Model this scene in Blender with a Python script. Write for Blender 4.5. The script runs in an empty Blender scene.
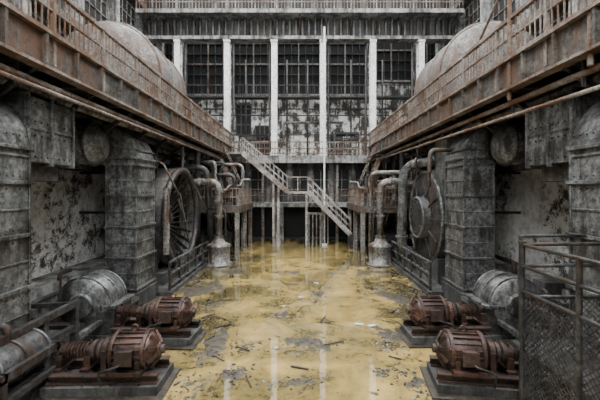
import bpy, math, random
from mathutils import Vector, Matrix, noise as mnoise
random.seed(7)
scene = bpy.context.scene

# ---------------------------------------------------------------- materials
def new_mat(name):
    m = bpy.data.materials.new(name); m.use_nodes = True
    nt = m.node_tree; nt.nodes.clear()
    out = nt.nodes.new('ShaderNodeOutputMaterial')
    b = nt.nodes.new('ShaderNodeBsdfPrincipled')
    nt.links.new(b.outputs[0], out.inputs[0])
    return m, nt, b
def N(nt, t, **kw):
    n = nt.nodes.new(t)
    for k, v in kw.items(): setattr(n, k, v)
    return n
def pos(nt, scale=(1,1,1)):
    g = N(nt, 'ShaderNodeNewGeometry'); mp = N(nt, 'ShaderNodeMapping')
    mp.inputs['Scale'].default_value = scale
    nt.links.new(g.outputs['Position'], mp.inputs[0]); return mp.outputs[0]
def noise(nt, vec, scale, detail=6, rough=.6, dist=0):
    n = N(nt, 'ShaderNodeTexNoise'); nt.links.new(vec, n.inputs['Vector'])
    n.inputs['Scale'].default_value = scale; n.inputs['Detail'].default_value = detail
    n.inputs['Roughness'].default_value = rough; n.inputs['Distortion'].default_value = dist
    return n.outputs[0]
def ramp(nt, fac, a, b, ca=(0,0,0,1), cb=(1,1,1,1)):
    r = N(nt, 'ShaderNodeValToRGB'); nt.links.new(fac, r.inputs[0])
    e = r.color_ramp.elements
    e[0].position = a; e[0].color = ca; e[1].position = b; e[1].color = cb
    return r.outputs[0]
def c4(c): return (c[0], c[1], c[2], 1)
def mix(nt, fac, a, b, mode='MIX'):
    m = N(nt, 'ShaderNodeMix', data_type='RGBA', blend_type=mode)
    if isinstance(fac, (int, float)): m.inputs[0].default_value = fac
    else: nt.links.new(fac, m.inputs[0])
    for i, v in ((6, a), (7, b)):
        if isinstance(v, tuple): m.inputs[i].default_value = c4(v)
        else: nt.links.new(v, m.inputs[i])
    return m.outputs[2]
def math_(nt, op, a, b):
    m = N(nt, 'ShaderNodeMath', operation=op)
    for i, v in ((0, a), (1, b)):
        if isinstance(v, (int, float)): m.inputs[i].default_value = v
        else: nt.links.new(v, m.inputs[i])
    return m.outputs[0]
def bump(nt, b, h, strength=.3, dist=.02):
    n = N(nt, 'ShaderNodeBump'); n.inputs['Strength'].default_value = strength
    n.inputs['Distance'].default_value = dist
    nt.links.new(h, n.inputs['Height']); nt.links.new(n.outputs[0], b.inputs['Normal'])

def metal(name, c1, c2, rust, amt=.5, rough=.6, metallic=.2, streak=True, fs=9):
    m, nt, b = new_mat(name)
    p = pos(nt); ps = pos(nt, (2.5, 2.5, .25))
    big = noise(nt, p, .9, 8, .65); st = noise(nt, ps, 1.6, 6, .65); fine = noise(nt, p, fs, 6, .7)
    col = mix(nt, ramp(nt, noise(nt, p, 2.3, 7, .7), .40, .60), c1, c2)
    comb = math_(nt, 'ADD', math_(nt, 'MULTIPLY', big, .5), math_(nt, 'MULTIPLY', st if streak else fine, .5))
    t = .62 - amt*.2
    rm = ramp(nt, comb, t-.03, t+.05)
    col = mix(nt, rm, col, mix(nt, ramp(nt, fine, .35, .65), rust, tuple(x*.3 for x in rust)))
    col = mix(nt, .9, col, ramp(nt, fine, .36, .62, (.16,.16,.16,1), (1.4,1.4,1.4,1)), 'MULTIPLY')
    nt.links.new(col, b.inputs['Base Color'])
    b.inputs['Metallic'].default_value = metallic
    nt.links.new(ramp(nt, big, .3, .7, (rough-.15,)*3+(1,), (min(1,rough+.2),)*3+(1,)), b.inputs['Roughness'])
    bump(nt, b, fine, .6, .02)
    return m

def concrete(name, c1, c2, stain, rough=.85, sc=1.0, thr=.5, streak=.6, edge=.08):
    m, nt, b = new_mat(name)
    p = pos(nt); ps = pos(nt, (2, 2, .2))
    n1 = noise(nt, p, 1.1*sc, 10, .7, .3); st = noise(nt, ps, 1.3*sc, 6, .7); f = noise(nt, p, 8*sc, 8, .75)
    col = mix(nt, ramp(nt, n1, .38, .62), c1, c2)
    comb = math_(nt, 'ADD', math_(nt, 'MULTIPLY', n1, 1-streak), math_(nt, 'MULTIPLY', st, streak))
    col = mix(nt, ramp(nt, comb, thr-.04, thr+edge), col, stain)
    col = mix(nt, .75, col, ramp(nt, f, .34, .64, (.3,.3,.3,1), (1.15,1.15,1.15,1)), 'MULTIPLY')
    nt.links.new(col, b.inputs['Base Color']); b.inputs['Roughness'].default_value = rough
    bump(nt, b, f, .5, .03)
    return m

def peeling(name):
    m, nt, b = new_mat(name)
    p = pos(nt)
    n1 = noise(nt, p, 2.2, 14, .88, .3); n2 = noise(nt, p, .5, 4, .6)
    comb = math_(nt, 'ADD', math_(nt, 'MULTIPLY', n1, .72), math_(nt, 'MULTIPLY', n2, .28))
    under = mix(nt, ramp(nt, noise(nt, p, 5, 8, .7), .38, .62), (.035,.032,.028), (.14,.12,.10))
    paint = mix(nt, ramp(nt, noise(nt, p, 3, 8, .7), .45, .66), (.96,.955,.94), (.55,.53,.49))
    k = ramp(nt, comb, .520, .530)
    col = mix(nt, k, paint, under)
    nt.links.new(col, b.inputs['Base Color']); b.inputs['Roughness'].default_value = .85
    bump(nt, b, k, -.5, .02)
    return m

def water(name):
    m, nt, b = new_mat(name)
    p = pos(nt)
    big = noise(nt, p, .30, 8, .62, .6); med = noise(nt, p, 1.1, 12, .78, .6); fine = noise(nt, p, 7, 8, .75)
    sep = N(nt, 'ShaderNodeSeparateXYZ'); g = N(nt, 'ShaderNodeNewGeometry')
    nt.links.new(g.outputs['Position'], sep.inputs[0])
    ax = math_(nt, 'ABSOLUTE', sep.outputs[0], 0)
    edge = ramp(nt, math_(nt, 'DIVIDE', ax, 6.0), .30, .90)
    col = mix(nt, ramp(nt, med, .40, .60), (.47,.335,.115), (.25,.18,.06))
    col = mix(nt, ramp(nt, big, .40, .58), col, mix(nt, ramp(nt, fine, .4, .6), (.12,.095,.035), (.20,.15,.055)))
    comb = math_(nt, 'ADD', math_(nt, 'ADD', math_(nt, 'MULTIPLY', big, .40), math_(nt, 'MULTIPLY', med, .60)),
                 math_(nt, 'MULTIPLY', edge, .14))
    mud = ramp(nt, comb, .52, .59)
    mudc = mix(nt, ramp(nt, fine, .38, .62), (.025,.022,.013), (.11,.088,.042))
    col = mix(nt, mud, col, mudc)
    nt.links.new(col, b.inputs['Base Color'])
    nt.links.new(ramp(nt, comb, .60, .68, (.015,.015,.015,1), (.3,.3,.3,1)), b.inputs['Roughness'])
    b.inputs['IOR'].default_value = 1.75
    b.inputs['Specular IOR Level'].default_value = 1.0
    bump(nt, b, noise(nt, p, 1.3, 2, .5), .05, .05)
    return m
def silt(name):
    m, nt, b = new_mat(name)
    p = pos(nt); fine = noise(nt, p, 14, 10, .8); sep = N(nt, 'ShaderNodeSeparateXYZ'); g = N(nt, 'ShaderNodeNewGeometry')
    nt.links.new(g.outputs['Position'], sep.inputs[0])
    col = mix(nt, ramp(nt, fine, .38, .62), (.016,.014,.011), (.085,.07,.045))
    col = mix(nt, ramp(nt, sep.outputs[2], .0, .014), (.10,.078,.034), col)
    nt.links.new(col, b.inputs['Base Color']); b.inputs['Roughness'].default_value=.5
    bump(nt, b, fine, .8, .03); return m

M = {}
M['steel']   = metal('dark_steel', (.03,.031,.033), (.08,.081,.081), (.085,.052,.036), .42, .5, .35)
M['duct']    = metal('grey_duct_steel', (.085,.089,.090), (.20,.205,.203), (.06,.051,.044), .44, .42, .3)
M['girder']  = metal('girder_steel', (.045,.043,.04), (.12,.108,.095), (.17,.095,.058), .58, .65, .15)
M['rail']    = metal('rusty_rail', (.22,.185,.155), (.36,.315,.27), (.22,.115,.065), .60, .65, .2, False)
M['rust']    = metal('rusty_motor', (.07,.04,.033), (.16,.088,.068), (.025,.019,.018), .57, .34, .35, False, 14)
M['rustd']   = metal('dark_rust', (.04,.03,.027), (.085,.058,.047), (.11,.058,.038), .5, .55, .3, False)
M['pipe']    = metal('pipe_paint', (.26,.255,.24), (.15,.145,.136), (.15,.088,.055), .5, .45, .2)
M['stair']   = metal('stair_paint', (.42,.41,.39), (.28,.27,.255), (.20,.12,.08), .45, .6, .1, False)
M['drum']    = metal('drum_shell', (.17,.162,.155), (.10,.095,.09), (.17,.11,.083), .58, .6, .1)
M['colm']    = concrete('pale_column_paint', (.90,.90,.89), (.70,.695,.68), (.32,.29,.26), .7, 1, .61)
M['conc']    = concrete('stained_concrete', (.36,.36,.35), (.19,.188,.18), (.055,.05,.046), .85, 1, .50)
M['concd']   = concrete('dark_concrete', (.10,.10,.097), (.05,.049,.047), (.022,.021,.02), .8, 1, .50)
M['hall']    = concrete('pale_hall_wall', (.92,.92,.90), (.48,.475,.46), (.06,.055,.049), .85, .85, .50, .45, .025)
M['walld']   = concrete('grimy_wall', (.15,.15,.148), (.075,.074,.072), (.025,.024,.023), .9, .7, .48)
M['peel']    = peeling('peeling_paint_wall')
M['water']   = water('muddy_water')
M['silt']    = silt('wet_silt')
M['mud']     = concrete('wet_mud', (.08,.065,.045), (.038,.032,.026), (.016,.014,.012), .45, 3, .5)
m, nt, b = new_mat('dark_glass_and_shade'); b.inputs['Base Color'].default_value = (.01,.011,.012,1); b.inputs['Roughness'].default_value = .6; b.inputs['Specular IOR Level'].default_value=.25; M['glass_and_shade'] = m  # near-black: real window panes, plus sheets that paint in shade of voids
m, nt, b = new_mat('litter_white'); b.inputs['Base Color'].default_value = (.5,.53,.55,1); b.inputs['Roughness'].default_value = .7; M['litter'] = m

# ---------------------------------------------------------------- mesh builder
class B:
    def __init__(s): s.v=[]; s.f=[]; s.m=[]; s.sm=[]; s.mats=[]
    def mi(s, k):
        if k not in s.mats: s.mats.append(k)
        return s.mats.index(k)
    def add(s, vs, fs, k, smooth=False):
        o=len(s.v); s.v += [tuple(x) for x in vs]
        i=s.mi(k)
        for f in fs: s.f.append([a+o for a in f]); s.m.append(i); s.sm.append(smooth)
    def bx(s, x0,x1,y0,y1,z0,z1,k):
        if x0>x1:x0,x1=x1,x0
        if y0>y1:y0,y1=y1,y0
        if z0>z1:z0,z1=z1,z0
        vs=[(x0,y0,z0),(x1,y0,z0),(x1,y1,z0),(x0,y1,z0),(x0,y0,z1),(x1,y0,z1),(x1,y1,z1),(x0,y1,z1)]
        s.add(vs,[(0,3,2,1),(4,5,6,7),(0,1,5,4),(1,2,6,5),(2,3,7,6),(3,0,4,7)],k)
    def beam(s,p,q,w,h,k,up=(0,0,1)):
        p=Vector(p);q=Vector(q);d=(q-p).normalized();u=Vector(up)
        if abs(d.dot(u))>.98:u=Vector((0,1,0))
        r=d.cross(u).normalized()*w/2;u=r.cross(d).normalized()*h/2
        vs=[]
        for c in (p,q): vs+=[c-r-u,c+r-u,c+r+u,c-r+u]
        s.add(vs,[(0,1,2,3),(7,6,5,4),(0,4,5,1),(1,5,6,2),(2,6,7,3),(3,7,4,0)],k)
    def lathe(s,prof,o,axis,k,n=24,smooth=True,a0=0,a1=2*math.pi,closed=False,jit=0):
        o=Vector(o);a=Vector(axis).normalized()
        u=a.orthogonal().normalized()
        if abs(a.z)<.5: u=Vector((0,0,1)).cross(a).normalized()
        w=a.cross(u)
        full=abs(a1-a0-2*math.pi)<1e-4
        cnt=n if full else n+1
        jj=[1+random.uniform(-jit,jit) for _ in range(cnt)]
        vs=[];
        for (r,h) in prof:
            for i in range(cnt):
                t=a0+(a1-a0)*i/n
                vs.append(o+a*h+(u*math.cos(t)+w*math.sin(t))*r*jj[i])
        fs=[];P=len(prof)
        for j in range(P if closed else P-1):
            j2=(j+1)%P
            for i in range(n):
                i2=(i+1)%cnt
                fs.append((j*cnt+i,j*cnt+i2,j2*cnt+i2,j2*cnt+i))
        s.add(vs,fs,k,smooth)
    def cyl(s,p,q,r,k,n=12,r2=None):
        p=Vector(p);q=Vector(q);L=(q-p).length;r2=r if r2 is None else r2
        s.lathe([(r,0),(r2,L)],p,q-p,k,n,True)
        s.lathe([(0.0001,0),(r,0)],p,q-p,k,n,False); s.lathe([(r2,L),(.0001,L)],p,q-p,k,n,False)
    def torus(s,o,axis,R,r,k,n=32,m=8):
        s.lathe([(R+r*math.cos(2*math.pi*i/m),r*math.sin(2*math.pi*i/m)) for i in range(m)],o,axis,k,n,True,closed=True)
    def tube(s,pts,r,k,bend=.3,n=10,flanges=False):
        pts=[Vector(p) for p in pts];path=[pts[0]]
        for i in range(1,len(pts)-1):
            a,b_,c=pts[i-1],pts[i],pts[i+1];d1=(a-b_);d2=(c-b_)
            bb=min(bend,d1.length*.45,d2.length*.45)
            p1=b_+d1.normalized()*bb;p2=b_+d2.normalized()*bb
            for t in range(7):
                t/=6;path.append(p1*(1-t)**2+b_*2*t*(1-t)+p2*t*t)
            if flanges:
                for pp,dd in((p1,d1),(p2,d2)):
                    dd=dd.normalized();s.cyl(pp-dd*.04,pp+dd*.04,r*1.4,k,14)
        path.append(pts[-1])
        vs=[];u=None
        for i,p in enumerate(path):
            d=(path[min(i+1,len(path)-1)]-path[max(i-1,0)]).normalized()
            if u is None:u=d.orthogonal().normalized()
            u=(u-d*u.dot(d)).normalized();w=d.cross(u)
            vs+=[p+(u*math.cos(2*math.pi*j/n)+w*math.sin(2*math.pi*j/n))*r for j in range(n)]
        fs=[]
        for i in range(len(path)-1):
            for j in range(n):
                j2=(j+1)%n;fs.append((i*n+j,i*n+j2,(i+1)*n+j2,(i+1)*n+j))
        fs.append(tuple(range(n))[::-1]);fs.append(tuple((len(path)-1)*n+j for j in range(n)))
        s.add(vs,fs,k,True)
    def make(s,name,loc=(0,0,0),mirror=False,bev=0,rotz=0):
        me=bpy.data.meshes.new(name)
        vs=s.v;fs=s.f
        if mirror: vs=[(-x,y,z) for x,y,z in vs];fs=[f[::-1] for f in fs]
        me.from_pydata(vs,[],fs)
        for k in s.mats: me.materials.append(M[k])
        me.polygons.foreach_set('material_index',s.m);me.polygons.foreach_set('use_smooth',s.sm)
        me.update()
        ob=bpy.data.objects.new(name,me);scene.collection.objects.link(ob);ob.location=loc;ob.rotation_euler[2]=rotz
        if bev:
            md=ob.modifiers.new('bevel','BEVEL');md.width=bev;md.segments=2;md.limit_method='ANGLE';md.angle_limit=math.radians(50)
        return ob

R=random.uniform
# ---------------------------------------------------------------- shell
b=B(); b.bx(-13,13,-4,34,-.3,0,'water'); b.make('floor')

for sg,nm in ((-1,'wall_left'),(1,'wall_right')):
    b=B()
    b.bx(sg*8.6,sg*8.9,-4,29,0,6.58,'peel')
    for y in (3,9.2,16.2,20,23.5,27.5):
        b.bx(sg*8.3,sg*8.6,y-.3,y+.3,0,6.58,'concd')
    b.bx(sg*8.35,sg*8.6,-4,28.6,4.75,5.05,'steel')
    b.make(nm+'_lower')
    b=B()
    b.bx(sg*13,sg*13.4,-4,34,0,21.5,'walld')
    for y in range(0,34,4):
        b.bx(sg*12.5,sg*13,y-.3,y+.3,7.2,21.5,'conc')
        for z0,z1 in ((8.5,12.5),(13.7,18)):
            b.bx(sg*12.9,sg*13,y+.7,y+3.3,z0,z1,'glass_and_shade')
            for i in range(5): b.bx(sg*12.84,sg*12.95,y+.7+i*.65-.03,y+.7+i*.65+.03,z0,z1,'pipe')
            for i in range(6): zz=z0+(z1-z0)*i/5; b.bx(sg*12.83,sg*12.95,y+.7,y+3.3,zz-.03,zz+.03,'pipe')
    for z in (13.1,18.6): b.bx(sg*12.3,sg*13,-4,34,z-.25,z+.25,'girder')
    b.make(nm)
# unseen wall added behind the viewer to cut fill; opening added for frontal light
b=B()
b.bx(-13,-7.5,-4.4,-4,0,21.5,'walld'); b.bx(7.5,13,-4.4,-4,0,21.5,'walld')
b.bx(-7.5,7.5,-4.4,-4,0,8,'walld'); b.bx(-7.5,7.5,-4.4,-4,19.5,21.5,'walld')
for x in (-7.5,-4.5,-1.5,1.5,4.5,7.5): b.bx(x-.15,x+.15,-4.3,-3.9,8,19.5,'conc')
for z in (10,13,16): b.bx(-7.5,7.5,-4.25,-4.1,z-.06,z+.06,'steel')
b.make('light_shaping_front_wall')

b=B(); b.bx(-13,13,33,33.4,0,21.5,'hall'); b.make('wall_back')
b=B()
colx=[-13.2,-9.6,-5.72,-2.02,1.8,5.72,9.5,13.2]
for i in range(len(colx)-1):
    x0,x1=colx[i]*1.12+.15,colx[i+1]*1.12-.15
    x0=max(x0,-12.9); x1=min(x1,12.9)
    z0=12.9 if i!=5 else 14.2
    b.bx(x0,x1,32.8,33,z0,18.6,'glass_and_shade')
    n=6
    for j in range(n+1):
        xx=x0+(x1-x0)*j/n; w=.06 if j%3==0 else .03
        b.bx(xx-w,xx+w,32.65,32.82,z0,18.6,'pipe' if j%3==0 else 'steel')
    for q in range(int((18.6-z0)/.95)+1):
        zz=z0+q*.95; w=.07 if q%3==0 else .03
        b.bx(x0,x1,32.66,32.82,zz-w,zz+w,'pipe' if q%3==0 else 'steel')
    b.bx(x0,x1,32.5,33,z0-.15,z0,'conc')
b.make('window_1')
b=B()
for (x0,x1,z0,z1) in ((-12.3,-7.6,7,10.4),(-6.0,-4.6,9.2,12.0),(-4.2,-2.9,7,10),(2.9,4.0,6.8,9.2),(8.2,9.6,7,10),(10.2,12.5,7,12)):
    b.bx(x0,x1,32.85,33.0,z0,z1,'glass_and_shade')
    for q in range(4): xx=x0+(x1-x0)*q/3; b.bx(xx-.05,xx+.05,32.78,32.9,z0,z1,'steel')
    for q in range(4): zz=z0+(z1-z0)*q/3; b.bx(x0,x1,32.78,32.9,zz-.05,zz+.05,'steel')
b.make('window_2')
b=B()
for z in (10.9,11.5,9.1): b.tube([(-12.5,32.4,z),(12.5,32.4,z)],.06,'steel')
for x in (-5.0,-1.2,.7,4.7,7.6): b.tube([(x,32.3,6.8),(x,32.3,16)],.08,'steel')
b.tube([(-8,32.2,8.4),(-1.5,32.2,8.4),(-1.5,32.2,10.2),(4,32.2,10.2)],.12,'pipe')
b.make('hall_wall_pipes')
b=B()
for x0,x1,z1 in ((-8.9,-6.6,9.6),(-5.2,-3.9,8.6),(3.0,5.0,8.9),(6.4,9.0,9.4)):
    for x in (x0,(x0+x1)/2,x1):
        b.bx(x-.05,x+.05,29.9,30,6.62,z1,'steel'); b.bx(x-.05,x+.05,31.2,31.3,6.62,z1,'steel')
    for z in (7.6,8.4,z1): b.bx(x0,x1,29.9,30,z-.05,z+.05,'steel'); b.bx(x0,x1,31.2,31.3,z-.05,z+.05,'steel')
    b.beam((x0,29.95,6.7),(x1,29.95,z1),.06,.06,'steel')
    b.bx(x0,x1,29.9,31.3,z1-.1,z1,'girder')
b.bx(-12.8,12.8,31.3,32.2,12.3,12.45,'steel')
for i in range(64): x=-12.7+i*.4; b.bx(x-.02,x+.02,31.3,31.34,12.45,13.4,'steel')
b.bx(-12.8,12.8,31.3,31.35,13.35,13.43,'steel')
b.make('scaffold_frame')

for x in colx:
    b=B()
    b.bx(-.22,.22,-.3,-.22,0,9.1,'colm'); b.bx(-.22,.22,.22,.3,0,9.1,'colm'); b.bx(-.05,.05,-.22,.22,0,9.1,'conc')
    b.bx(-.29,.29,-.36,.36,0,.35,'colm'); b.bx(-.27,.27,-.36,.36,8.95,9.13,'colm')
    for z in (2.4,4.8,7.2): b.bx(-.2,.2,-.22,.22,z-.03,z+.03,'conc')
    b.make('hall_column',(x,27.6,6.62))
b=B()
for x in (-9.15,-5.3,-2.42,2.25,5.25,8.95): b.cyl((x,27.9,6.62),(x,27.9,15.75),.09,'steel')
b.make('column_conduits')

b=B()
b.bx(-12.45,12.45,27.2,28,15.75,16.0,'conc')
for i in range(50): x=-12.3+i*.5; b.bx(x-.06,x+.06,27.35,27.5,16.0,17.5,'steel')
b.bx(-12.45,12.45,27.8,28.18,16.0,17.5,'concd')
b.bx(-12.45,12.45,26.5,28.18,17.45,17.75,'conc')
for i in range(13): b.beam((-12+i*2,27.8,16.3),(-12+i*2,26.6,17.4),.1,.1,'steel')
b.bx(-12.45,12.45,26.5,26.56,18.75,18.82,'rail'); b.bx(-12.45,12.45,26.5,26.56,18.25,18.3,'rail')
for i in range(100): x=-12.4+i*.25; w=.04 if i%6==0 else .015; b.bx(x-w,x+w,26.5,26.55,17.75,18.8,'rail')
b.make('crane_gallery')
b=B()
b.bx(-13,13,28.2,28.5,17.4,21.5,'concd')
for i in range(13):
    x=-12.6+i*2; b.bx(x,x+1.5,28.1,28.2,18.5,20.8,'glass_and_shade'); b.bx(x+.7,x+.78,28.05,28.15,18.5,20.8,'conc')
b.bx(-13,13,27.9,28.2,18.05,18.3,'conc')
b.make('wall_back_clerestory')

b=B()
b.bx(-13.4,-12,-4,34,21.5,21.8,'walld'); b.bx(12,13.4,-4,34,21.5,21.8,'walld')
b.bx(-12,12,33.6,34,21.5,21.8,'walld'); b.bx(-12,12,-4,-1,21.5,21.8,'walld'); b.bx(-12,12,28.2,28.5,21.5,21.8,'walld')
for y in range(3,34,3): b.bx(-12,12,y-.08,y+.08,21.5,21.75,'steel')
for x in range(-12,13,3): b.bx(x-.05,x+.05,-1,33.6,21.55,21.7,'steel')
b.make('ceiling')

b=B()
b.bx(-12.9,12.9,26.6,32.4,6.27,6.62,'conc')
b.bx(-5.1,5.1,26.5,26.6,6.05,6.62,'conc')
for i in range(52):
    x=-5.1+i*.2; w=.035 if i%8==0 else .014
    b.bx(x-w,x+w,26.6,26.64,6.62,7.65,'rail')
for z in (7.65,7.15,6.8): b.bx(-5.1,5.1,26.6,26.65,z-.03,z+.03,'rail')
b.make('back_walkway')
b=B()
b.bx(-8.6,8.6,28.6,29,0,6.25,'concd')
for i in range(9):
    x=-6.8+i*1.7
    b.bx(x-.6,x+.6,28.5,28.62,3.9,5.6,'glass_and_shade')
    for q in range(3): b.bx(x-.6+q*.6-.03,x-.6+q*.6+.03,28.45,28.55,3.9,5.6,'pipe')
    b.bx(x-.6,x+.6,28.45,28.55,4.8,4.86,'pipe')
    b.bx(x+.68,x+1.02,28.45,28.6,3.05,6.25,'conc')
b.bx(-8,8,28.45,28.6,.2,2.7,'glass_and_shade')  # no pane here: dark sheet painting the shaded void below the mezzanine
b.make('wall_back_lower')
b=B()
b.bx(-8.2,8.2,25.6,28.44,2.75,3.05,'conc')
for x in (-6.4,-4.2,-1.75,-1.35,1.7,4.4,6.4): b.bx(x-.13,x+.13,25.7,25.96,0,2.75,'conc')
for x in (-5.3,-2.9,2.9,5.3): b.bx(x-.1,x+.1,27.3,27.5,0,6.25,'pipe')
for i in range(55):
    x=-8.1+i*.3; w=.03 if i%5==0 else .012; b.bx(x-w,x+w,25.6,25.64,3.05,4.05,'rail')
for z in (4.05,3.6): b.bx(-8.1,8.1,25.6,25.64,z-.025,z+.025,'rail')
b.make('mezzanine_walkway')

# ---------------------------------------------------------------- side balconies
def gallery(mirror):
    b=B()
    xe=-5.2
    b.bx(-12.45,xe,-2,26.45,7.0,7.12,'concd')
    b.bx(xe,xe+.04,-2,26.45,6.5,7.2,'girder')
    b.bx(xe-.12,xe+.16,-2,26.45,6.44,6.5,'rail'); b.bx(xe-.12,xe+.16,-2,26.45,7.16,7.22,'rail')
    for i in range(29):
        y=-1.8+i*.98
        b.bx(xe+.04,xe+.14,y-.03,y+.03,6.5,7.16,'girder')
        for z in (6.6,6.8,7.0): b.lathe([(.025,0),(.018,.02),(.001,.025)],(xe+.04,y+.12,z),(1,0,0),'rail',6)
    for i in range(14):
        y=-1+i*2
        b.bx(-12.45,xe-.1,y-.1,y+.1,6.6,7.0,'steel')
        b.beam((xe-.1,y,6.5),(xe-2.0,y,5.0),.09,.12,'steel')
        if i%2==0: b.beam((xe-2.0,y,5.0),(-8.3,y,5.0),.08,.1,'steel')
    for x in (-7,-8.4,-10,-11.5): b.bx(x-.08,x+.08,-2,26.45,6.7,7.0,'steel')
    n=int(28.4/.17)
    for i in range(n):
        y=-2+i*.17
        b.bx(xe+.02,xe+.045,y-.014,y+.014,7.2,8.15,'rail')
    for i in range(16):
        y=-1.9+i*1.85
        if y<26.4: b.bx(xe-.02,xe+.06,y-.04,y+.04,6.6,8.3,'rail')
    for z,w in ((8.22,.045),(7.75,.02),(7.3,.02)):
        b.bx(xe-w,xe+w+.03,-2,26.45,z-w,z+w,'rail')
    return b.make('gallery_walkway',mirror=mirror)
gallery(False); gallery(True)

for mir in (False,True):
    b=B()
    x=-5.35
    b.tube([(x,-2,6.2),(x,26,6.2)],.07,'rail')
    b.tube([(x-.7,-2,6.25),(x-.7,18,6.25),(x-.7,18,3.2)],.10,'pipe')
    b.tube([(x-1.4,4,6.3),(x-1.4,19,6.3),(x-.2,19,6.3),(x-.2,19,0.1)],.14,'steel')
    b.tube([(x+.12,3,5.75 if mir else 6.05),(x+.12,24,6.05)],.045,'rail')
    for i in range(12): b.bx(x-.03,x+.03,i*2.2-.02,i*2.2+.02,5.95,6.45,'steel')
    b.make('service_pipes',mirror=mir)
    b=B()
    for i in range(42):
        y=R(12.5,25); x=R(-8.0,-6.2); z=R(3.2,5.9)
        r=random.choice([.04,.05,.08,.12]); k=random.choice(['steel','pipe','girder','rustd'])
        L1=R(.6,2.5); ty=random.random()
        if ty<.4: b.tube([(x,y,z),(x,y+L1,z),(x+R(.4,1.2),y+L1,z),(x+1.2,y+L1,z-R(1,2.6))],r,k,.2,8)
        elif ty<.7: b.tube([(x,y,z),(x+R(.8,2),y,z),(x+R(.8,2),y,z-R(1,3.2))],r,k,.2,8)
        else: b.cyl((x+1,y,R(0,2)),(x+1,y,z+.6),r,k,8)
        if i%4==0: b.torus((x+.9,y-.1,z),(0,1,0),.2,.025,'rustd',18,6); b.cyl((x+.9,y-.1,z),(x+.9,y+.3,z),.03,'rustd',8)
    for y in (13.2,15,19,21,23):
        b.bx(-6.2,-6.1,y-.05,y+.05,3.0,6.6,'steel'); b.bx(-8.3,-6.1,y-.05,y+.05,3.1,3.2,'steel'); b.bx(-8.3,-6.1,y-.05,y+.05,4.6,4.7,'steel')
    b.bx(-6.2,-6.1,13,23.2,4.6,4.7,'steel'); b.bx(-6.2,-6.1,13,23.2,5.9,6.0,'steel')
    b.make('pipe_rack',mirror=mir)

b=B()
for y in (6.2,8.6): b.cyl((5.15,y,6.2),(5.15,y,9.6),.05,'rail')
b.tube([(5.15,3,9.3),(5.15,8.6,9.3),(5.15,10,8.3)],.035,'rail')
b.make('rail_stanchions')

# ---------------------------------------------------------------- drums
def drum(mirror):
    b=B(); R_=2.5
    prof=[(0.001,-1.0)]
    for i in range(1,9):
        t=i/8*math.pi/2; prof.append((R_*math.sin(t),-1.0*math.cos(t)))
    L=3.4
    prof+=[(R_,L)]
    for i in range(1,9):
        t=i/8*math.pi/2; prof.append((max(.001,R_*math.cos(t)),L+1.0*math.sin(t)))
    b.lathe(prof,(0,0,0),(0,1,0),'drum',48)
    for y in (0,1.7,3.4): b.torus((0,y,0),(0,1,0),R_+.02,.06,'drum',48,6)
    for y in (0.4,3.0):
        b.bx(-1.8,1.8,y-.2,y+.2,-1.8,-1.2,'concd'); b.bx(-1.9,1.9,y-.25,y+.25,-2.13,-1.7,'concd')
    b.cyl((0,1.7,R_-.1),(0,1.7,R_+.5),.35,'drum',20); b.cyl((0,1.7,R_+.5),(0,1.7,R_+.58),.48,'girder',20)
    return b.make('boiler_drum',(-8.95 if not mirror else 8.95,16.2,9.26),mirror=mirror)
drum(False); drum(True)

# ---------------------------------------------------------------- ducts
def duct(x,y,mirror,H=6.15,z0=0.0,w=1.0,d=1.4,ho=1.3):
    b=B()
    r0=.12; zp=H-w-r0
    b.bx(-w,0,0,d,z0,zp,'duct')
    ns=12; vs=[]; c=(-w-r0,zp)
    for i in range(ns+1):
        t=i/ns*math.pi/2
        for rr in (r0,r0+w):
            for yy in (0,d):
                vs.append((c[0]+rr*math.cos(t),yy,c[1]+rr*math.sin(t)))
    fs=[]
    for i in range(ns):
        a=i*4;e=a+4
        fs+=[(a,e,e+1,a+1),(a+2,a+3,e+3,e+2),(a,a+2,e+2,e),(a+1,e+1,e+3,a+3)]
    b.add(vs,fs,'duct')
    xo=-w-r0
    b.bx(xo-ho,xo,0,d,zp+r0,zp+r0+w,'duct')
    f=.07
    def fl(z): b.bx(-w-f,f,-f,d+f,z-.035,z+.035,'duct')
    z=z0+.1
    while z<zp-.2:
        fl(z)
        b.bx(-w-.03,.03,-.03,d+.03,z+.5,z+.54,'duct')
        for j in range(7):
            t=.08+j*(w-.16)/6
            b.bx(-w+t-.02,-w+t+.02,-f-.015,-f+.03,z-.02,z+.02,'steel')
            b.lathe([(.022,0),(.015,.02),(.001,.025)],(-w+t,0,z+.18),(0,-1,0),'steel',6)
        for j in range(9):
            t=.08+j*(d-.16)/8
            b.lathe([(.022,0),(.015,.02),(.001,.025)],(0,t,z+.12),(1,0,0),'steel',6)
            b.lathe([(.022,0),(.015,.02),(.001,.025)],(0,t,z+.92),(1,0,0),'steel',6)
        z+=1.05
    fl(zp)
    for xx in (xo-.05,xo-.65,xo-ho+.05): b.bx(xx-.035,xx+.035,-f,d+f,zp+r0-f,zp+r0+w+f,'duct')
    for yy in (0,d):
        for xx in (-w,0): b.bx(xx-.03,xx+.03,yy-.03,yy+.03,z0,zp,'duct')
    if z0>0: b.bx(-w-.15,.12,-.12,d+.12,0,z0,'concd')
    return b.make('ventilation_duct',(x if not mirror else -x,y,0),mirror=mirror,bev=.012)
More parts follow.
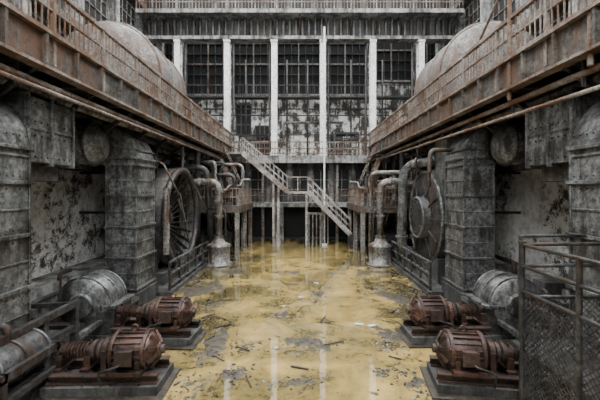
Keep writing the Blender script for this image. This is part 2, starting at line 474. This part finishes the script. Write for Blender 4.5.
for mir in (False,True):
    duct(-5.5,5.7,mir,z0=.9,H=5.95)
    duct(-5.5,11.75,mir,z0=.55,H=6.2)
    b=B()
    b.bx(-1.2,0,0,1.5,4.6,6.0,'duct')
    for y in (0.05,.75,1.5): b.bx(-1.27,.06,y-.035,y+.035,4.53,6.06,'duct')
    b.bx(-1.24,.03,0,1.5,5.3,5.36,'duct')
    for j in range(8):
        for z in (4.72,5.18,5.48,5.88): b.lathe([(.03,0),(.02,.025),(.001,.03)],(0,.1+j*.185,z),(1,0,0),'steel',6)
    b.bx(-1.0,-.2,.2,1.3,4.2,4.6,'steel')
    x=-5.7
    b.make('duct_plenum',(x if not mir else -x,7.25,0),mirror=mir,bev=.012)
    b=B()
    b.cyl((-2.1,0,0),(-.2,0,0),.62,'duct',28); b.lathe([(.62,0),(.5,.2),(.3,.3),(.001,.34)],(-.2,0,0),(1,0,0),'duct',28)
    for xx in (-1.9,-1.2,-.6,-.2): b.torus((xx,0,0),(1,0,0),.64,.04,'steel',28,6)
    b.bx(-2.1,-.5,-.15,.15,-.75,-.6,'steel')
    b.make('air_receiver',(-6.2 if not mir else 6.2,10.9,5.4),mirror=mir)

# ---------------------------------------------------------------- side plinths & frames
for mir in (False,True):
    b=B()
    b.bx(-8.28,-5.75,3,25,0,.45,'concd')
    b.bx(-8.28,-7.3,4,25,.45,1.25,'conc')
    for z in (1.3,.75):
        b.bx(-5.41,-5.29,5.2,8.4,z-.07,z+.07,'steel')
    b.bx(-5.41,-5.29,8.4,11.5,.4,.52,'duct')
    for i in range(4):
        y=5.3+i*1.0; b.bx(-5.42,-5.28,y-.06,y+.06,0,1.3,'steel')
        b.beam((-5.35,y,.75),(-7.3,y,.75),.08,.1,'steel')
        b.beam((-5.35,y,1.3),(-7.3,y,1.2),.08,.1,'steel')
    for i in range(24):
        y=R(4,12); z=R(.6,1.6); x=R(-7.6,-6.4)
        if i%2: b.tube([(x,y,.45),(x,y,z),(x,y+R(.5,1.6),z)],R(.04,.1),random.choice(['pipe','steel','rustd']),.15,8)
        else: b.bx(x-R(.15,.4),x+R(.15,.4),y-R(.15,.4),y+R(.15,.4),.45,z,random.choice(['steel','duct','concd']))
    b.make('equipment_plinth',mirror=mir)
    b=B()
    pr=[(.001,-.62),(.3,-.62),(.34,-.55),(.66,-.5),(.72,-.42),(.72,.42),(.66,.5),(.34,.55),(.3,.62),(.001,.62)]
    b.lathe(pr,(0,0,0),(0,1,0),'duct',36)
    for y in (-.42,0,.42): b.torus((0,y,0),(0,1,0),.73,.03,'duct',36,6)
    b.bx(-.85,.85,-.5,.5,-.9,-.05,'steel'); b.bx(-.92,.92,-.56,.56,-.08,0,'duct'); b.bx(-.92,.92,-.56,.56,-.9,-.8,'steel')
    for j in range(8): b.bx(-.8+j*.22,-.76+j*.22,-.6,-.54,-.11,.03,'steel')
    b.make('blower_casing',(-5.85 if not mir else 5.85,9.9,.90),mirror=mir,bev=.01)
    b=B()
    for y in [0,1.1,2.2,3.3,4.4,5.5]: b.bx(-.04,.04,y-.04,y+.04,0,1.25,'steel')
    for z in (1.25,.8,.35): b.bx(-.035,.035,0,5.5,z-.035,z+.035,'duct')
    for y in [0,1.1,2.2,3.3,4.4]: b.beam((0,y,.35),(0,y+1.1,1.25),.04,.05,'steel')
    b.bx(-.7,0.1,-.2,5.8,0,.18,'concd')
    b.make('guard_frame',(-4.95 if not mir else 4.95,13.3,0),mirror=mir)

# ---------------------------------------------------------------- fan wheel / volute
b=B()
b.torus((0,0,0),(1,0,0),2.15,.14,'steel',56,8)
b.lathe([(2.25,-.1),(2.25,-1.4),(2.05,-1.4),(2.0,-.1)],(0,0,0),(1,0,0),'steel',56,closed=True)
for rr,xx in ((1.8,-.35),(1.4,-.6),(1.0,-.8)): b.torus((xx,0,0),(1,0,0),rr,.045,'steel',48,6)
for i in range(24):
    a=i/24*2*math.pi; a2=a+.6
    b.beam((-.95,.45*math.cos(a),.45*math.sin(a)),(-.15,2.08*math.cos(a2),2.08*math.sin(a2)),.18,.03,'steel',up=(0,-math.sin(a),math.cos(a)))
b.lathe([(.001,-.5),(.2,-.5),(.3,-.6),(.45,-.7),(.45,-1.1),(.001,-1.1)],(0,0,0),(1,0,0),'rustd',28)
b.lathe([(.001,-1.3),(2.1,-1.3)],(0,0,0),(1,0,0),'glass_and_shade',40)  # near-black disc painting in the shade deep inside the wheel opening
b.bx(-1.4,.0,-2.2,2.2,-2.7,-2.1,'concd')
b.beam((-.5,-1.8,-1.2),(-.5,-2.3,-2.7),.3,.3,'steel');b.beam((-.5,1.8,-1.2),(-.5,2.3,-2.7),.3,.3,'steel')
b.make('turbine_fan_wheel',(-5.45,16.2,2.75))
b=B()
b.lathe([(.001,.25),(.8,.25),(.95,.22),(1.0,-.05),(1.1,-.1),(1.5,-.02),(1.95,-.12),(2.2,-.4),(2.25,-.75),(2.15,-1.1),(1.9,-1.25),(.001,-1.25)],(0,0,0),(1,0,0),'steel',56)
b.torus((-.15,0,0),(1,0,0),2.05,.07,'duct',56,8); b.torus((.22,0,0),(1,0,0),.9,.06,'duct',40,6)
for i in range(12):
    a=i/12*2*math.pi; b.beam((.02,1.05*math.cos(a),1.05*math.sin(a)),(-.05,1.9*math.cos(a),1.9*math.sin(a)),.05,.1,'steel')
    b.cyl((.2,.7*math.cos(a),.7*math.sin(a)),(.3,.7*math.cos(a),.7*math.sin(a)),.04,'steel',6)
b.bx(-1.2,-.1,-1.7,1.7,-2.7,-1.6,'concd')
b.bx(-1.15,-.25,1.0,2.2,0,3.4,'duct')
b.make('fan_volute',(5.55,16.0,2.75),mirror=False,rotz=math.pi)

# ---------------------------------------------------------------- motors
def motor(x,y,mirror,s=1.0,rz=0):
    b=B(); D=.12
    b.bx(-1.75,.70,-.55,.55,0,.24,'concd'); b.bx(-1.9,.85,-.72,.66,0,.05,'mud')
    for xx in (-1.5,-.9,-.3,.3): b.cyl((xx,-.48,.24),(xx,-.48,.30),.03,'rustd',6)
    def Z(z): return z-D
    for yy in (-.36,.36):
        b.bx(-1.68,.66,yy-.1,yy+.1,Z(.36),Z(.40),'rustd'); b.bx(-1.68,.66,yy-.02,yy+.02,Z(.40),Z(.52),'rustd'); b.bx(-1.68,.66,yy-.1,yy+.1,Z(.52),Z(.56),'rustd')
    zc=.93-D
    A=(1,0,0)
    b.lathe([(.001,-.6),(.13,-.6),(.15,-.56),(.25,-.53),(.34,-.47),(.38,-.38),(.385,-.36),(.385,.32),(.37,.38),(.30,.47),(.18,.52),(.15,.6),(.001,.6)],(0,0,zc),A,'rust',36)
    for xx in (-.36,.32): b.lathe([(.38,-.04),(.44,-.04),(.44,.04),(.38,.04)],(xx,0,zc),A,'rust',36,False)
    for i in range(18):
        a=i/18*2*math.pi
        c,s_=math.cos(a),math.sin(a)
        b.beam((-.34,.40*c,zc+.40*s_),(.30,.40*c,zc+.40*s_),.025,.07,'rust',up=(0,c,s_))
    for i in range(8):
        a=(i+.5)/8*2*math.pi;c,s_=math.cos(a),math.sin(a)
        b.beam((.55,.17*c,zc+.17*s_),(.42,.39*c,zc+.39*s_),.06,.08,'rust')
        b.cyl((.33,.42*c,zc+.42*s_),(.39,.42*c,zc+.42*s_),.022,'steel',6)
    b.cyl((.6,0,zc),(.68,0,zc),.10,'rustd',16)
    for yy in (-.4,.4): b.bx(-.38,.35,yy-.14,yy+.14,Z(.56),Z(.66),'rust'); b.bx(-.3,-.2,yy-.05,yy+.05,Z(.6),Z(.85),'rust'); b.bx(.18,.28,yy-.05,yy+.05,Z(.6),Z(.85),'rust')
    b.bx(-.16,.14,-.54,-.36,zc-.1,zc+.16,'rust'); b.bx(-.19,.17,-.57,-.54,zc-.13,zc+.19,'rustd')
    b.torus((0,0,zc+.49),(0,1,0),.07,.022,'rust',14,6)
    b.bx(-.62,-.5,-.3,.3,Z(.56),zc+.08,'rust'); b.cyl((-.64,0,zc+.02),(-.48,0,zc+.02),.24,'rust',20)
    b.lathe([(.06,-.9),(.22,-.9),(.22,-.82),(.12,-.8),(.12,-.78),(.22,-.76),(.22,-.68),(.06,-.66)],(0,0,zc),A,'rustd',24,False)
    b.cyl((-1.72,0,zc),(-.55,0,zc),.055,'rustd',12)
    b.cyl((-1.5,0,zc),(-1.02,0,zc),.11,'rust',16)
    for i in range(7): b.cyl((-1.48+i*.072,0,zc),(-1.455+i*.072,0,zc),.18,'rust',22)
    for xx in (-.97,-1.58):
        b.bx(xx-.07,xx+.07,-.2,.2,Z(.56),zc-.06,'rust'); b.cyl((xx-.09,0,zc),(xx+.09,0,zc),.14,'rust',18); b.bx(xx-.1,xx+.1,-.3,.3,Z(.56),Z(.62),'rust')
        b.cyl((xx,0,zc+.12),(xx,0,zc+.22),.03,'rustd',8)
    b.cyl((-.9,.38,Z(.74)),(-.3,.38,Z(.74)),.14,'rustd',16)
    b.tube([(-.5,-.5,.2),(-.5,-.62,.6),(-.1,-.6,.7),(-.05,-.5,.75)],.025,'steel',.1,6)
    o=b.make('electric_motor',(x,y,0),mirror=mirror,bev=.008,rotz=rz)
    o.scale=(s,s,s); return o
motor(-3.4,7.2,False,.90,.03); motor(-3.4,9.4,False,.90,-.05)
motor(3.35,7.2,True,.88,-.14); motor(3.5,9.5,True,.90,.04)

# ---------------------------------------------------------------- vertical pumps
for mir in (False,True):
    b=B()
    b.lathe([(.001,0),(.72,0),(.72,.08),(.58,.1),(.58,.95),(.64,.97),(.64,1.08),(.45,1.12),(.28,1.35),(.22,1.42),(.22,1.5)],(0,0,0),(0,0,1),'pipe',32)
    for i in range(12):
        a=i/12*2*math.pi; b.cyl((.61*math.cos(a),.61*math.sin(a),1.08),(.61*math.cos(a),.61*math.sin(a),1.13),.03,'steel',6)
    b.tube([(0,0,1.4),(0,0,4.45),(-1.6,0,4.45),(-3.4,.8,4.45)],.18,'pipe',.55,16,True)
    for z in (1.5,2.6,3.4): b.cyl((0,0,z-.05),(0,0,z+.05),.26,'pipe',18)
    b.tube([(.35,0,1.2),(.35,0,3.0),(-.9,0,3.0)],.05,'steel')
    b.make('vertical_pump',(-4.35 if not mir else 4.3,18.8,0),mirror=mir)

b=B()
b.tube([(8.1,13.6,5.35),(6.6,15.0,5.35),(5.0,16.9,5.2),(4.95,17.1,1.3),(5.6,17.3,.6)],.22,'duct',.8,16,True)
b.tube([(8,17.8,5.0),(4.2,20.5,5.0),(4.2,21,0)],.12,'pipe',.4,12,True)
b.make('intake_pipe')
b=B()
b.tube([(-8,18.5,5.2),(-5.0,18.8,5.2),(-4.9,19.4,.1)],.16,'steel',.5,14,True)
b.tube([(-8,20.6,4.9),(-3.9,20.8,4.9),(-3.9,21,3.1)],.12,'steel',.4,12,True)
b.tube([(-8,22,5.6),(-3.6,22,5.6),(-3.6,22,3.1)],.1,'pipe',.4,12,True)
b.make('riser_pipes')

for mir in (False,True):
    b=B()
    b.bx(-8.28,-3.5,20,25.5,2.85,3.05,'conc'); b.bx(-3.55,-3.4,20,25.5,2.7,3.1,'girder'); b.bx(-8.28,-3.5,19.9,20.02,2.7,3.1,'girder')
    for x,y in ((-3.6,20.1),(-3.6,22.8),(-3.6,25.3),(-6,20.1),(-8,20.1)): b.bx(x-.12,x+.12,y-.12,y+.12,0,2.85,'pipe')
    for i in range(27): y=20+i*.2; b.bx(-3.5,-3.48,y-.012,y+.012,3.05,4.1,'rail')
    for i in range(24): x=-8.25+i*.2; b.bx(x-.012,x+.012,19.98,20.0,3.05,4.1,'rail')
    for z in (4.1,3.6): b.bx(-3.52,-3.47,20,25.5,z-.025,z+.025,'rail'); b.bx(-8.28,-3.47,19.97,20.02,z-.025,z+.025,'rail')
    for yy in (23.0,23.7): b.beam((-3.9,yy,3.05),(-5.6,yy,6.7),.06,.2,'rail'); b.beam((-3.7,yy,3.9),(-5.3,yy,7.5),.04,.04,'rail')
    for i in range(12): t=(i+.5)/12; b.bx(-3.9-1.7*t-.12,-3.9-1.7*t+.12,23.0,23.7,3.05+3.65*t-.02,3.05+3.65*t+.02,'rail')
    b.make('side_platform',mirror=mir)
    b=B()
    for j in range(5):
        x=-7.4+j*.85; h=R(1.2,2.4)
        b.cyl((x,0,0),(x,0,h),R(.08,.2),random.choice(['pipe','steel','duct']),14)
        b.torus((x,-.1,h+.1),(0,1,.3),.22,.025,'rustd',18,6)
        b.cyl((x,0,h*.5-.15),(x,0,h*.5+.15),.3,'rustd',16)
        b.tube([(x,0,h*.6),(x+.4,0,h*.6),(x+.4,.6,h*.8),(x+.9,.6,h*.8)],.06,'pipe',.15,8)
    b.bx(-7.8,-3.9,-.3,.4,-.02,.12,'steel')
    b.make('valve_cluster',(0,21.2,3.07),mirror=mir)
    b=B()
    b.cyl((-7.6,22,.9),(-4.6,22,.9),.6,'steel',24); 
    for x in (-7.2,-6,-4.8): b.torus((x,22,.9),(1,0,0),.62,.05,'duct',24,6); b.bx(x-.15,x+.15,21.5,22.5,0,.5,'concd')
    b.lathe([(.6,0),(.45,.2),(.001,.3)],(-4.6,22,.9),(1,0,0),'steel',24)
    b.make('condensate_tank',mirror=mir)

# ---------------------------------------------------------------- staircase
def flight(b,x0,z0,x1,z1,y,w):
    n=max(3,int(round((z0-z1)/.2)))
    for yy in (y,y+w): b.beam((x0,yy,z0),(x1,yy,z1),.07,.32,'stair',up=(0,0,1))
    for i in range(n):
        t=(i+.5)/n; x=x0+(x1-x0)*t; z=z0+(z1-z0)*t; b.bx(x-.15,x+.15,y,y+w,z-.02,z+.02,'rail')
    for yy in (y,y+w):
        for h in (1.05,.55): b.beam((x0,yy,z0+h),(x1,yy,z1+h),.05,.075,'stair')
        m_=int(abs(x1-x0)/.3)
        for i in range(m_+1):
            t=i/m_; x=x0+(x1-x0)*t; z=z0+(z1-z0)*t; b.bx(x-.02,x+.02,yy-.02,yy+.02,z,z+1.05,'stair')
b=B()
Y=24.2
flight(b,-4.0,6.6,-.9,3.9,Y,1.0)
b.bx(-.95,.6,Y-.05,Y+1.05,3.75,3.9,'stair')
for x in (-.9,-.15,.55): b.bx(x-.03,x+.03,Y-.02,Y+.02,3.9,4.9,'stair')
b.bx(-.95,.6,Y-.03,Y+.03,4.86,4.93,'stair')
flight(b,.6,3.85,3.5,.9,Y,1.0)
b.bx(3.4,4.0,Y-.05,Y+1.05,0,.95,'concd')
for x in (-1.85,-1.5,.45): b.bx(x-.07,x+.07,Y+.1,Y+.24,0,3.8 if x>-1 else 4.5,'stair')
b.bx(-5.0,-3.95,Y-.05,26.4,6.5,6.65,'conc')
for i in range(6): b.bx(.6+i*.27,.68+i*.27,Y+.75,Y+.83,0,2.3,'pipe')
b.bx(.5,2.05,Y+.7,Y+.85,2.25,2.4,'pipe')
b.make('staircase')
b=B(); b.cyl((1.75,25.1,0),(1.75,25.1,15.7),.06,'colm',12); b.cyl((1.75,25.1,0),(1.75,25.1,.15),.18,'colm',12)
b.bx(1.7,1.8,25.1,27.2,15.6,15.7,'colm'); b.make('mast_pole')

# ---------------------------------------------------------------- right foreground railing with mesh
b=B()
x=3.75
for y in (5.9,4.7,3.4):
    b.cyl((x,y,0),(x,y,3.1),.04,'steel',10)
b.cyl((x,5.9,3.1),(x,5.9,3.14),.06,'steel',10)
for z in (3.08,2.72,2.3): b.tube([(x,3.2,z),(x,5.9,z)],.03,'steel')
for z in (3.08,2.72): b.tube([(x,5.9,z),(5.3,5.9,z+.02)],.03,'steel')
b.cyl((5.1,5.9,1.3),(5.1,5.9,3.1),.035,'steel')
b.tube([(4.1,6.5,3.15),(5.3,6.5,3.15)],.03,'steel'); b.cyl((4.1,6.5,0),(4.1,6.5,3.15),.035,'steel')
def mesh(b,P0,U,V,lu,lv,sp,r,k):
    P0=Vector(P0);U=Vector(U);V=Vector(V)
    c=-lv
    while c<lu:
        a=max(0,c);e=min(lu,c+lv)
        if e>a:
            b.beam(P0+U*a+V*(a-c),P0+U*e+V*(e-c),r,r,k); b.beam(P0+U*a+V*(lv-(a-c)),P0+U*e+V*(lv-(e-c)),r,r,k)
        c+=sp
mesh(b,(x,3.2,.25),(0,1,0),(0,0,1),2.7,2.05,.10,.010,'steel')
mesh(b,(x,5.9,.25),(1,0,0),(0,0,1),1.5,1.95,.10,.010,'steel')
b.tube([(x,3.2,.25),(x,5.9,.25)],.03,'steel'); b.tube([(x,5.9,2.2),(5.3,5.9,2.2)],.03,'steel')
b.make('mesh_guard_rail')
b=B()
b.bx(3.95,5.25,2.8,6.6,1.1,1.18,'steel')
for y in (3,4.2,5.4,6.5): b.bx(4.0,5.25,y-.05,y+.05,.95,1.1,'steel')
for xx,yy in ((4.1,3),(4.1,6.2),(5.15,3),(5.15,6.2)): b.bx(xx-.08,xx+.08,yy-.08,yy+.08,0,1.1,'steel')
b.bx(4.5,5.1,4.4,5.2,1.18,1.7,'steel'); b.bx(4.45,5.15,4.35,5.25,1.7,1.76,'duct')
b.make('grating_platform')

b=B()
for y in (0,1.3): 
    b.bx(-1.0,0,y-.06,y+.06,.8,.95,'steel'); b.bx(-.12,0,y-.06,y+.06,0,.85,'steel'); b.bx(-1.0,-.9,y-.06,y+.06,0,.85,'steel')
    b.beam((-.1,y,.1),(-.9,y,.8),.07,.07,'steel')
b.bx(-.1,0,0,1.3,.8,.95,'steel'); b.bx(-.1,0,0,1.3,.4,.5,'steel')
b.bx(-.85,-.15,.15,1.15,0,.5,'steel')
b.cyl((-.5,.1,.85),(-.5,1.2,.85),.38,'steel',24)
for y in (.1,.65,1.2): b.torus((-.5,y,.85),(0,1,0),.39,.03,'duct',24,6)
b.cyl((-.5,-.05,.85),(-.5,.1,.85),.12,'rustd',14)
b.tube([(-.5,.65,1.2),(-.5,.65,1.5),(-.9,.65,1.5)],.07,'steel',.15)
b.make('pump_housing_frame',(-4.85,5.75,0))

# ---------------------------------------------------------------- silt islands + debris
banks=[(.1,9.2,.6,.45),(-1.5,8.9,.4,.3),(-1.4,7.6,.35,.3),(.9,13.4,.6,.5),(1.9,7.6,.4,.2),(-2.9,12.0,.6,.8),(-.6,11.2,.3,.2),(3.4,13.2,.7,1.2),(-3.9,14.6,.7,1.5),(2.3,8.9,.3,.2),(-.4,17,.6,.6),(1.6,17,.4,.5),(-2.3,9.0,.45,1.3),(2.4,9.3,.4,1.1),(-4.6,11.5,.6,1.5),(4.6,12,.5,1.5),(-.3,7.2,.5,.2),(-3.2,17.5,.5,1.5),(3,17,.5,1),(-2.2,7.0,.4,.5),(2.3,7.0,.35,.6)]
def hgt(x,y):
    h=-.056+.055*mnoise.fractal(Vector((x*1.1,y*.9,3)),1.0,2.0,8)+.038*mnoise.fractal(Vector((x*5,y*5,9)),.7,2.0,6)
    g=0
    for cx,cy,rx,ry in banks:
        q=((x-cx)/rx)**2+((y-cy)/ry)**2
        if q<6: g=max(g,math.exp(-q*.8))
    return min(h+.07*g+.035*max(0,(abs(x)-3.0))/2,.06)
b=B(); sx,sy=.045,.055; nx=int(11.2/sx); ny=int(19/sy)
vs=[(-5.6+i*sx,6+j*sy,0) for j in range(ny+1) for i in range(nx+1)]
vs=[(x,y,hgt(x,y)) for x,y,_ in vs]
fs=[]
for j in range(ny):
    for i in range(nx):
        a=j*(nx+1)+i; q=(a,a+1,a+nx+2,a+nx+1)
        if max(vs[t][2] for t in q)>-.003: fs.append(q)
b.add(vs,fs,'silt',True); b.make('silt_islands')
b=B()
def rock(c,s,k):
    n=random.choice([4,5,6,7]);prof=[(.001,-.3*s),(s*R(.6,1),-.15*s),(s*R(.7,1.1),.08*s),(s*R(.3,.6),s*R(.15,.35)),(.001,s*.35)]
    b.lathe(prof,c,(R(-.4,.4),R(-.4,.4),1),k,n,False,jit=.4)
for q in banks:
    for i in range(55): 
        x,y=random.gauss(q[0],q[2]*.7),random.gauss(q[1],q[3]*.7)
        rock((x,y,max(0,hgt(x,y))+.005),R(.012,.05),random.choice(['mud','mud','concd','rustd','conc']))
for i in range(500):
    rock((R(-5,5),R(6,24),.0),R(.01,.035),random.choice(['mud','concd','mud']))
for i in range(45):
    x,y,a,l=R(-4.5,4.5),R(7,20),R(0,3.14),R(.15,.6)
    b.beam((x,y,.03),(x+l*math.cos(a),y+l*math.sin(a),.03),R(.02,.05),.02,random.choice(['mud','rustd','concd']))
b.make('floor_debris')
b=B()
for x,y,s in ((.05,13.0,.10),(1.75,10.4,.12),(-.55,12.0,.05),(2.1,10.2,.10),(-.6,8.8,.05),(.7,15,.1)):
    b.beam((x-s,y,.03),(x+s,y+s*R(-1,1),.03),s*R(.6,1.2),.02,'litter')
b.make('litter')

# ---------------------------------------------------------------- light
w=bpy.data.worlds.new('overcast_sky'); scene.world=w; w.use_nodes=True
bg=w.node_tree.nodes['Background']; bg.inputs[0].default_value=(.98,.995,.99,1); bg.inputs[1].default_value=10.5

cam=bpy.data.cameras.new('camera'); co=bpy.data.objects.new('camera',cam); scene.collection.objects.link(co)
co.location=(0,0,4); co.rotation_euler=(math.pi/2,0,0); cam.lens=21; cam.sensor_width=36; cam.shift_y=-10/600; cam.clip_end=200
scene.camera=co
